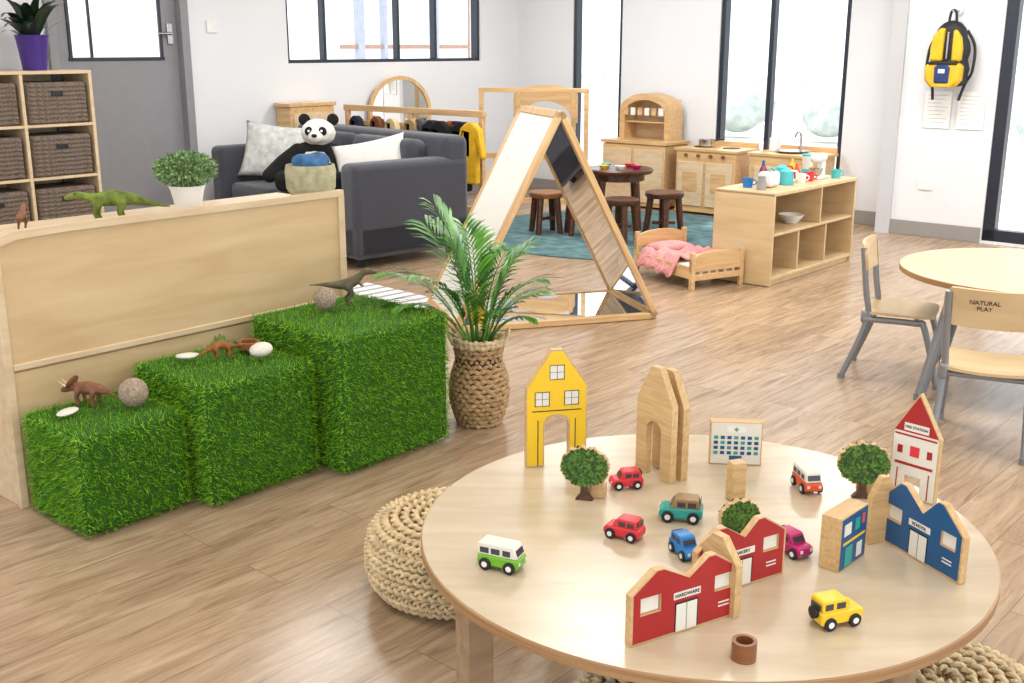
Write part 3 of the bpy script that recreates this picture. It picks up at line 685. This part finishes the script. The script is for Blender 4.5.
# doll bed
g=grp('doll_bed',(1.17,7.22,0),rad(118))
bl,bw=.62,.42
for tag,x,h in (('head',bl/2,.29),('foot',-bl/2,.24)):
    prism(g,tag+'_board',[(-bw/2,h-.12),(bw/2,h-.12),(bw/2,h-.04)]+arc(0,h-.04,bw/2-.02,0,180,16,.045)+[(-bw/2,h-.04)],.02,beech,(x,0,0),(0,0,pi/2))
    for i,y in enumerate((-bw/2+.015,bw/2-.015)): box(g,tag+'_post_%d'%i,(x,y,h/2),(.03,.03,h),beech)
    box(g,tag+'_rail',(x,0,.08),(.02,bw-.03,.04),beech)
    for i in range(5): box(g,tag+'_slat_%d'%i,(x,-.13+i*.065,(h-.04)/2+.03),(.012,.02,h-.16),beech)
for i,y in enumerate((-bw/2+.01,bw/2-.01)): box(g,'side_%d'%i,(0,y,.11),(bl,.018,.08),beech)
box(g,'mattress',(0,0,.12),(bl-.05,bw-.05,.06),white,b=.02,seg=3)
V=[];F=[];n=22
for i in range(n+1):
    for j in range(n+1):
        x=-.16+.42*i/n; y=-.25+.5*j/n; z=.19+.012*sin(9*x*6+j*.5)+.01*sin(y*40+i*.3)
        if abs(y)>bw/2-.03: z-=(abs(y)-bw/2+.03)*1.6
        V.append((x,y+.01*sin(i),z))
for i in range(n):
    for j in range(n): a=i*(n+1)+j; F.append((a,a+1,a+n+2,a+n+1))
o=mk(g,'blanket',V,F,pink,ang=0); d=o.modifiers.new('s','SOLIDIFY'); d.thickness=.012
pillow(g,'bed_pillow',.22,.3,.07,pink,(.2,0,.19),(pi/2,0,0))

# ------------------------------------------------------------ chairs
def bent(p,name,w,h,t,curv,m,loc,rot=(0,0,0),rc=.04):
    nx=14; V=[];F=[]
    for s in (-1,1):
        for i in range(nx+1):
            x=-w/2+w*i/nx; ax=abs(x)
            zz=h/2 if ax<=w/2-rc else h/2-rc+math.sqrt(max(0,rc*rc-(ax-(w/2-rc))**2))
            yb=curv*(x/(w/2))**2
            for j in range(5): V.append((x,yb+s*t/2,-zz+2*zz*j/4))
    N=(nx+1)*5
    for s in (0,1):
        for i in range(nx):
            for j in range(4):
                a=s*N+i*5+j; F.append((a,a+5,a+6,a+1))
    for i in range(nx):
        for j in (0,4):
            a=i*5+j; F.append((a,a+5,a+5+N,a+N))
    for i in (0,nx):
        for j in range(4): a=i*5+j; F.append((a,a+1,a+1+N,a+N))
    return mk(p,name,V,F,m,loc,rot)
def chair(x,y,rz,label=False):
    g=grp('kids_chair',(x,y,0),rz); sh_=.31
    bent(g,'seat',.34,.32,.012,.012,birch_d,(0,0,sh_),(pi/2,0,0),.06)
    bent(g,'backrest',.35,.15,.012,.03,birch_d,(0,-.175,.56),(rad(8),0,0),.04)
    for i,s in enumerate((-1,1)):
        tube(g,'rear_leg_%d'%i,[(s*.165,-.22,.012),(s*.155,-.15,.2),(s*.15,-.125,.32),(s*.155,-.14,.42),(s*.158,-.165,.62)],.0145,grey_metal)
        tube(g,'front_leg_%d'%i,[(s*.155,-.14,.29),(s*.15,.08,.29),(s*.155,.125,.27),(s*.17,.20,.012)],.0145,grey_metal)
        cyl(g,'rear_foot_%d'%i,(s*.165,-.22,.012),.018,.024,grey_metal); cyl(g,'front_foot_%d'%i,(s*.17,.2,.012),.018,.024,grey_metal)
        box(g,'bracket_%d'%i,(s*.15,-.13,.3),(.03,.05,.06),grey_metal,b=.01)
    rod(g,'cross_bar',(-.15,.08,.285),(.15,.08,.285),.01,grey_metal); rod(g,'cross_bar_b',(-.15,-.125,.29),(.15,-.125,.29),.01,grey_metal)
    if label: text(g,'label','NATURAL\nPLAY',.024,blackp,(-.03,-.1845,.575),(rad(98),0,0))
    return g
chair(1.815,5.00,rad(-116)); chair(1.85,4.10,rad(-26),True)

# ------------------------------------------------------------ cubby with baskets, pot plant
CW=5.12
g=grp('cubby_shelf',R(.21,CW),LT); Wc=1.53; Hc=1.34; Dc=.4
box(g,'top',(Wc/2,0,Hc-.012),(Wc,Dc,.024),birch)
for i in range(4): box(g,'upright_%d'%i,(.012+i*(Wc-.024)/3,0,Hc/2),(.024,Dc-.004,Hc-.01),birch)
box(g,'back',(Wc/2,-Dc/2+.006,Hc/2),(Wc-.01,.01,Hc-.02),birch)
zs=[.23,.60,.965]
for i,z in enumerate([.05]+zs): box(g,'shelf_%d'%i,(Wc/2,0,z),(Wc-.01,Dc-.01,.02),birch)
g=grp('wicker_baskets',R(.21,CW),LT)
for k,z in enumerate(zs):
    for j in range(3):
        x=.264+j*.502; h=.285
        box(g,'basket_%d_%d'%(k,j),(x,.01,z+.012+h/2),(.44,.34,h),wicker,b=.015)
        for q in range(9): box(g,'weave_%d_%d_%d'%(k,j,q),(x,.182,z+.03+q*h/9.4),(.43,.010,.018),wicker,b=.006)
        box(g,'hole_%d_%d'%(k,j),(x,.188,z+.012+h*.72),(.09,.006,.03),black,b=.003)
g=grp('purple_pot_plant',R(.27,5.46,Hc))
lathe(g,'pot',[(0,0),(.08,0),(.105,.2),(.115,.24),(.10,.24),(.095,.2),(0,.2)],purple)
V=[];F=[]
for i in range(36):
    a=random.random()*2*pi; e=rad(random.uniform(35,85)); ln=random.uniform(.32,.50); w=random.uniform(.024,.042)
    if cos(a-(TH+pi))>.1: ln*=.5
    P=Vector((.03*cos(a),.03*sin(a),.2)); s=Vector((-sin(a),cos(a),0)); n=8; q0=len(V)
    for k in range(n+1):
        t=k/n; ee=e-1.7*t*t; ww=w*sin(pi*min(1,.12+t*.88))
        V+=[P-s*ww,P+s*ww]; P=P+Vector((cos(a)*cos(ee),sin(a)*cos(ee),sin(ee)))*ln/n
    for k in range(n): F.append((q0+2*k,q0+2*k+1,q0+2*k+3,q0+2*k+2))
mk(g,'strap_leaves',V,F,leafd,ang=0,recalc=False)

# ------------------------------------------------------------ backpack + papers
g=grp('school_backpack',R(4.76,.42,1.20),TH)
bpk=M('backpack_nylon',C(26,27,32),.6,var=.2,scale=8,bump=.3); bpy_=M('backpack_yellow',C(218,178,32),.6,var=.12,scale=8,bump=.3); bpn=M('backpack_navy',C(34,56,110),.6,var=.15,scale=8,bump=.3)
blob(g,'main_body',[(0,0,.13,.165,.095,.14),(0,0,.27,.16,.09,.17),(0,.0,.38,.125,.075,.12),(-.08,0,.07,.075,.075,.07),(.08,0,.07,.075,.075,.07)],bpk,.012,sm=5)
prism(g,'front_panel',[(-.115,.19),(-.02,.19),(-.02,.44),(-.06,.435),(-.105,.38),(-.12,.29)],.06,bpy_,(0,-.075,0),b=.02)
prism(g,'front_panel_b',[(.045,.19),(.118,.19),(.12,.29),(.105,.37),(.07,.42),(.045,.43)],.06,bpy_,(0,-.075,0),b=.02)
prism(g,'front_pocket',[(-.135,.05),(-.09,.0),(.09,.0),(.135,.05),(.14,.16),(.10,.185),(-.10,.185),(-.14,.16)],.09,bpy_,(0,-.085,0),b=.03)
prism(g,'pocket_centre',[(-.055,.03),(.055,.03),(.06,.15),(.03,.17),(-.03,.17),(-.06,.15)],.03,bpn,(0,-.125,0),b=.01)
box(g,'pocket_flap',(0,-.11,.178),(.22,.06,.022),bpk,b=.008)
box(g,'pocket_logo',(0,-.142,.12),(.05,.004,.03),white,b=.001); box(g,'centre_zip',(.012,-.098,.31),(.012,.01,.2),chrome,b=.002)
tube(g,'grab_loop',[(-.03,0,.47),(-.02,0,.55),(0,0,.57),(.02,0,.55),(.03,0,.47)],.01,black)
for s in (-1,1): tube(g,'strap',[(s*.1,.05,.42),(s*.17,.04,.3),(s*.175,.02,.12),(s*.13,.03,.03),(s*.10,.0,-.10)],.011,black)
rod(g,'wall_hook',(0,.10,.565),(0,-.02,.565),.008,chrome); cyl(g,'hook_plate',(0,.105,.57),.03,.008,white,rot=(pi/2,0,0))
for i,u in enumerate((4.66,4.92)):
    g=grp('paper_notice',R(u,.2975,1.02),TH); box(g,'sheet',(0,0,0),(.21,.003,.29),paper,b=0); box(g,'sheet_border',(0,.0012,-.001),(.214,.001,.294),wallg,b=0)
    for k in range(8): box(g,'line_%d'%k,(-.01*(k%3),-.002,.11-k*.03),(.16-.02*(k%3),.001,.005),wallg,b=0)

# ------------------------------------------------------------ TABLE TOYS
Z=TZ+.001
def scaled(o,k=.94):
    cx=sum(p[0] for p in o)/len(o); cz=sum(p[1] for p in o)/len(o)
    return [(cx+(x-cx)*k,cz+(z-cz)*k) for x,z in o]
def board(name,x,y,rz,outline,m,feats=(),holes=(),th=.015,txt=None,extra=()):
    g=grp(name,(x,y,Z),rad(rz))
    prism(g,'board',outline,th,natural,holes=holes)
    if m:
        for s in (-1,1):
            prism(g,'print',scaled(outline,.955),.0012,m,(0,s*(th/2+.0003),0),holes=[scaled(h,1.04) for h in holes])
    for ol,em in extra:
        for s in (-1,1): prism(g,'print_shape',ol,.0008,em,(0,s*(th/2+.0010),0))
    for i,(fx,fz,fw,fh,fm) in enumerate(feats):
        for s in (-1,1):
            box(g,'print_%d'%i,(fx,s*(th/2+.0014),fz),(fw,.0008,fh),fm,b=0)
    if txt: text(g,'sign',txt[0],txt[1],txt[4] if len(txt)>4 else blackp,(txt[2],-th/2-.0024,txt[3]))
    return g
def win(x,z,w,h,m=whitep):
    t=.0022
    return [(x,z,w,h,m),(x,z+h/2,w+t,t,blackp),(x,z-h/2,w+t,t,blackp),(x-w/2,z,t,h,blackp),(x+w/2,z,t,h,blackp),(x,z,t*.7,h,blackp),(x,z,w,t*.7,blackp)]
yo=[(-.075,0),(-.03,0),(-.03,.105)]+arc(0,.105,.03,180,0,8,.022)[1:-1]+[(.03,.105),(.03,0),(.075,0),(.075,.2),(.014,.29),(-.014,.29),(-.075,.2)]
g=board('toy_house_yellow',.105,2.505,12,yo,None,win(0,.235,.034,.034)+win(-.036,.17,.034,.034)+win(.036,.17,.034,.034)+[(-.046,.06,.0022,.115,blackp),(.046,.06,.0022,.115,blackp),(0,.14,.12,.0022,blackp)],th=.018)
for s in (-1,1):
    prism(g,'print',[(-.072,.003),(-.034,.003),(-.034,.106)]+arc(0,.106,.034,180,0,8,.025)[1:-1]+[(.034,.106),(.034,.003),(.072,.003),(.072,.198),(.013,.286),(-.013,.286),(-.072,.198)],.0012,yellow,(0,s*.0093,0))
no=[(-.06,0),(-.025,0),(-.025,.115)]+arc(0,.115,.025,180,0,8,.022)[1:-1]+[(.025,.115),(.025,0),(.06,0),(.06,.185),(.014,.268),(-.014,.268),(-.06,.185)]
board('toy_house_arch',.338,2.43,-55,no,None,th=.018)
board('toy_house_arch',.374,2.452,-62,[(x,z*.95) for x,z in no],None,th=.018)
ho=rect(-.062,0,.062,.108)
hf=[(0,.09,.045,.016,white),(0,.09,.004,.012,green),(0,.09,.012,.004,green),(0,.012,.03,.022,blue)]
for r in range(4):
    for c in range(7): hf.append((-.048+c*.016,.03+r*.013,.010,.008,blue if (r+c)%3 else teal))
board('toy_hospital_block',.542,2.515,-6,ho,whitep,hf,th=.028)
fo=[(-.055,0),(-.02,0),(-.02,.05),(.02,.05),(.02,0),(.055,0),(.055,.15),(0,.245),(-.055,.15)]
roof=[(-.052,.152),(.052,.152),(0,.239)]
board('toy_fire_station',.90,2.30,-48,fo,whitep,[(0,.165,.058,.018,whitep),(0,.145,.1,.004,red),(0,.11,.022,.024,redcar),(0,.078,.09,.006,red),(-.0375,.035,.0025,.06,red),(.0375,.035,.0025,.06,red),(-.035,.11,.012,.018,red),(.035,.11,.012,.018,red)],txt=('FIRE STATION',.0085,0,.165),extra=[(roof,red)])
def saw(L,e=.094,h=.130): return [(-L/2,0),(L/2,0),(L/2,e),(L/2-.055,h),(L/2-.07,h),(.005,e+.006),(-L/2+.065,h),(-L/2+.05,h),(-L/2,e)]
def fact(name,x,y,rz,m,word,L=.225,h=.130):
    hl=[rect(-L/2+.02,.053,-L/2+.062,.085),rect(L/2-.056,.058,L/2-.018,.088)]
    g=board(name,x,y,rz,saw(L,h=h),m,[(0,.03,.045,.052,whitep),(0,.03,.0018,.052,blackp),(-.024,.03,.0018,.052,blackp),(.024,.03,.0018,.052,blackp),(.0,.057,.05,.003,blackp),(0,.072,.058,.013,whitep),(L/2-.035,.035,.024,.0025,whitep),(L/2-.035,.028,.024,.0025,whitep)],hl,txt=(word,.0095,0,.072))
    for a,b in ((-L/2+.041,.069),(L/2-.037,.073)):
        box(g,'window_pane',(a,0,b),(.039,.006,.027),whitep,b=0)
    return g
fact('toy_house_red',.297,1.722,29.6,red,'HARDWARE',.235)
fact('toy_house_red',.425,1.882,30,red,'BAKERY',.215)
fact('toy_house_blue',.806,1.99,-67.5,blue,'SCHOOL',.225,.14)
cr=[(-.05,0),(.05,0),(.05,.10),(.012,.142),(-.012,.142),(-.05,.10)]
board('toy_house_connector',.372,1.80,-58,cr,None,th=.016)
board('toy_house_connector',.752,2.075,20,[(x*.6,z) for x,z in cr],None,th=.016)
board('toy_shop_block',.650,1.985,47,rect(-.055,0,.055,.110),blue,[(-.03,.083,.028,.024,whitep),(.01,.083,.02,.024,teal),(0,.055,.09,.005,yellow),(-.02,.025,.03,.04,teal),(.025,.025,.022,.03,whitep),(.035,.087,.01,.02,orange)],th=.042)
g=grp('wooden_block',(.50,2.29,Z),rad(20)); box(g,'block',(0,0,.045),(.034,.03,.09),natural,b=.002)
treeg=M('tree_print',C(34,62,22),.6,var=.3,scale=60); leafs2=island('printed_leaf',[C(28,58,16),C(60,100,30),C(104,146,50)],.6); trunkm=M('trunk_print',C(86,58,38),.6,var=.3,scale=60)
def tree(x,y,rz,s=1):
    g=grp('toy_tree',(x,y,Z),rad(rz)); r=.05*s; n=26
    ol=[(r*(1+.09*sin(i*2.9))*cos(2*pi*i/n)*1.1,.078*s+r*(1+.09*sin(i*2.9))*.92*sin(2*pi*i/n)) for i in range(n)]
    prism(g,'canopy',ol,.014,natural)
    V=[];F=[]
    for sd in (-1,1):
        for i in range(420):
            a=random.random()*2*pi; q=r*math.sqrt(random.random())*.97
            P=Vector((q*cos(a)*1.08,sd*.0078,.078*s+q*.9*sin(a))); b=random.random()*2*pi; l=.006;w=.0026; k=len(V)
            d=Vector((cos(b)*l,0,sin(b)*l)); e=Vector((-sin(b)*w,0,cos(b)*w)); P.y+=sd*random.random()*.0008
            V+=[P-d,P+e,P+d,P-e]; F.append((k,k+1,k+2,k+3))
    mk(g,'printed_leaves',V,F,leafs2,ang=0,recalc=False)
    for sd in (-1,1): prism(g,'canopy_print',scaled(ol,.94),.0008,treeg,(0,sd*.0072,0))
    prism(g,'trunk',[(-.02*s,0),(.02*s,0),(.009*s,.014),(.007*s,.05*s),(.02*s,.066*s),(-.02*s,.066*s),(-.007*s,.05*s),(-.009*s,.014)],.0150,trunkm)
    box(g,'stand',(.02*s,.028,.014),(.05*s,.036,.028),natural,b=.002); box(g,'stand_upright',(.026*s,.016,.035),(.03*s,.014,.07),natural,b=.002)
tree(.162,2.29,-12); tree(.785,2.30,-8,1.05); tree(.46,2.06,15,.78)
def car(x,y,rz,m,roof=None,L=.075,kind='car',name='toy_car'):
    g=grp(name,(x,y,Z),rad(rz)); k=L/.075; W=.036*k
    if kind=='van':
        body=[(-.037,.008),(.037,.008),(.038,.022),(.036,.026),(-.037,.026)]; cab=[(-.037,.0262),(.036,.0262),(.030,.044),(.026,.047),(-.034,.047),(-.037,.043)]
        wins=[(-.024,.034,.016,.010),(-.004,.034,.016,.010),(.016,.034,.014,.010)]
    elif kind=='jeep':
        body=[(-.037,.009),(.037,.009),(.038,.026),(.034,.029),(-.037,.029)]; cab=[(-.035,.0292),(.014,.0292),(.010,.046),(.006,.048),(-.033,.048),(-.035,.045)]
        wins=[(-.024,.038,.014,.010),(-.003,.038,.016,.010)]
    else:
        body=[(-.037,.010),(-.033,.007),(.034,.007),(.038,.012),(.037,.021),(.03,.0255),(-.036,.0265),(-.038,.02)]; cab=[(-.034,.0262),(.020,.0258),(.010,.041),(.006,.043),(-.026,.043),(-.030,.041)]
        wins=[(-.019,.033,.014,.009),(-.001,.033,.014,.009)]
    prism(g,'body',[(a*k,b*k) for a,b in body],W,m,b=.003*k)
    prism(g,'cabin',[(a*k,b*k) for a,b in cab],W*.9,roof or m,b=.003*k)
    for s in (-1,1):
        for i,(a,b,w,h) in enumerate(wins): box(g,'side_window',(a*k,s*W*.455,b*k),(w*k,.0012,h*k),windowp,b=.0005)
        for a in (-.022,.022):
            cyl(g,'wheel',(a*k,s*W*.5,.0105*k),.0105*k,.007*k,black,rot=(pi/2,0,0),seg=24,b=.001); cyl(g,'hub',(a*k,s*(W*.5+.0037*k),.0105*k),.005*k,.001,white,rot=(pi/2,0,0),seg=16)
        box(g,'headlamp',(.0375*k,s*W*.33,.018*k),(.002,.006*k,.006*k),whitep,b=.0005)
    if kind=='van': box(g,'windscreen',(.0325*k,0,.035*k),(.0015,W*.72,.011*k),windowp,rot=(0,-.32,0),b=0)
    elif kind=='jeep': box(g,'windscreen',(.0128*k,0,.038*k),(.0015,W*.72,.011*k),windowp,rot=(0,-.24,0),b=0); cyl(g,'spare_wheel',(-.040*k,0,.026*k),.010*k,.006*k,black,rot=(0,pi/2,0),seg=24)
    else:
        box(g,'windscreen',(.0155*k,0,.0335*k),(.0015,W*.7,.010*k),windowp,rot=(0,-.58,0),b=0)
    box(g,'rear_window',(-.0338*k if kind=='car' else -.0372*k,0,.036*k),(.0012,W*.66,.009*k),windowp,b=0)
    return g
car(.262,2.36,-170,redcar,L=.075); car(.232,2.092,150,redcar,L=.080)
car(.362,2.182,168,teal,M('car_roof_brown',C(150,120,80),.5),L=.092)
car(-.02,1.955,-25,green,whitep,.088,'van','toy_van'); car(.675,2.350,-82,orange,whitep,.085,'van','toy_van')
car(.345,2.01,-70,cyan,L=.075); car(.560,2.02,-60,magenta,L=.080)
car(.568,1.742,20,yellow,yellow,.086,'jeep','toy_jeep')
ring('wooden_ring',(.384,1.626,Z),.021,.033,midwood)

# ------------------------------------------------------------ lights / world / camera
w=bpy.data.worlds.new('sky'); S.world=w; w.use_nodes=True
bg=w.node_tree.nodes['Background']; bg.inputs['Color'].default_value=(.88,.94,1,1); bg.inputs['Strength'].default_value=2.0
def area(name,loc,size,e,rot=(0,0,0),col=(1,1,1),sy=None):
    l=bpy.data.lights.new(name,'AREA'); l.energy=e; l.size=size; l.color=col
    if sy: l.shape='RECTANGLE'; l.size_y=sy
    o=bpy.data.objects.new(name,l); COL.objects.link(o); o.location=loc; o.rotation_euler=rot; return o
for u in (2.2,5.0,7.8):
    for ww,e in ((1.9,50),(4.8,44),(8.2,24)): area('ceiling_fill',R(u,ww,H-.03),1.2,e,(0,0,TH),(1,.99,.97),.6)  # unseen area lamps added as fill, stronger towards the far walls
sun=bpy.data.lights.new('sun','SUN'); sun.energy=4; sun.angle=rad(2); so=bpy.data.objects.new('sun',sun); COL.objects.link(so); so.rotation_euler=(rad(-30),rad(10),0); so.location=(0,15,8)
cam=bpy.data.cameras.new('camera'); co=bpy.data.objects.new('camera',cam); COL.objects.link(co)
co.location=(0,0,1.5); co.rotation_euler=(rad(75),0,0); cam.lens=38.67; cam.sensor_width=36; cam.clip_start=.05; cam.clip_end=200
S.camera=co
S.view_settings.view_transform='Standard'; S.view_settings.look='None'; S.view_settings.exposure=0
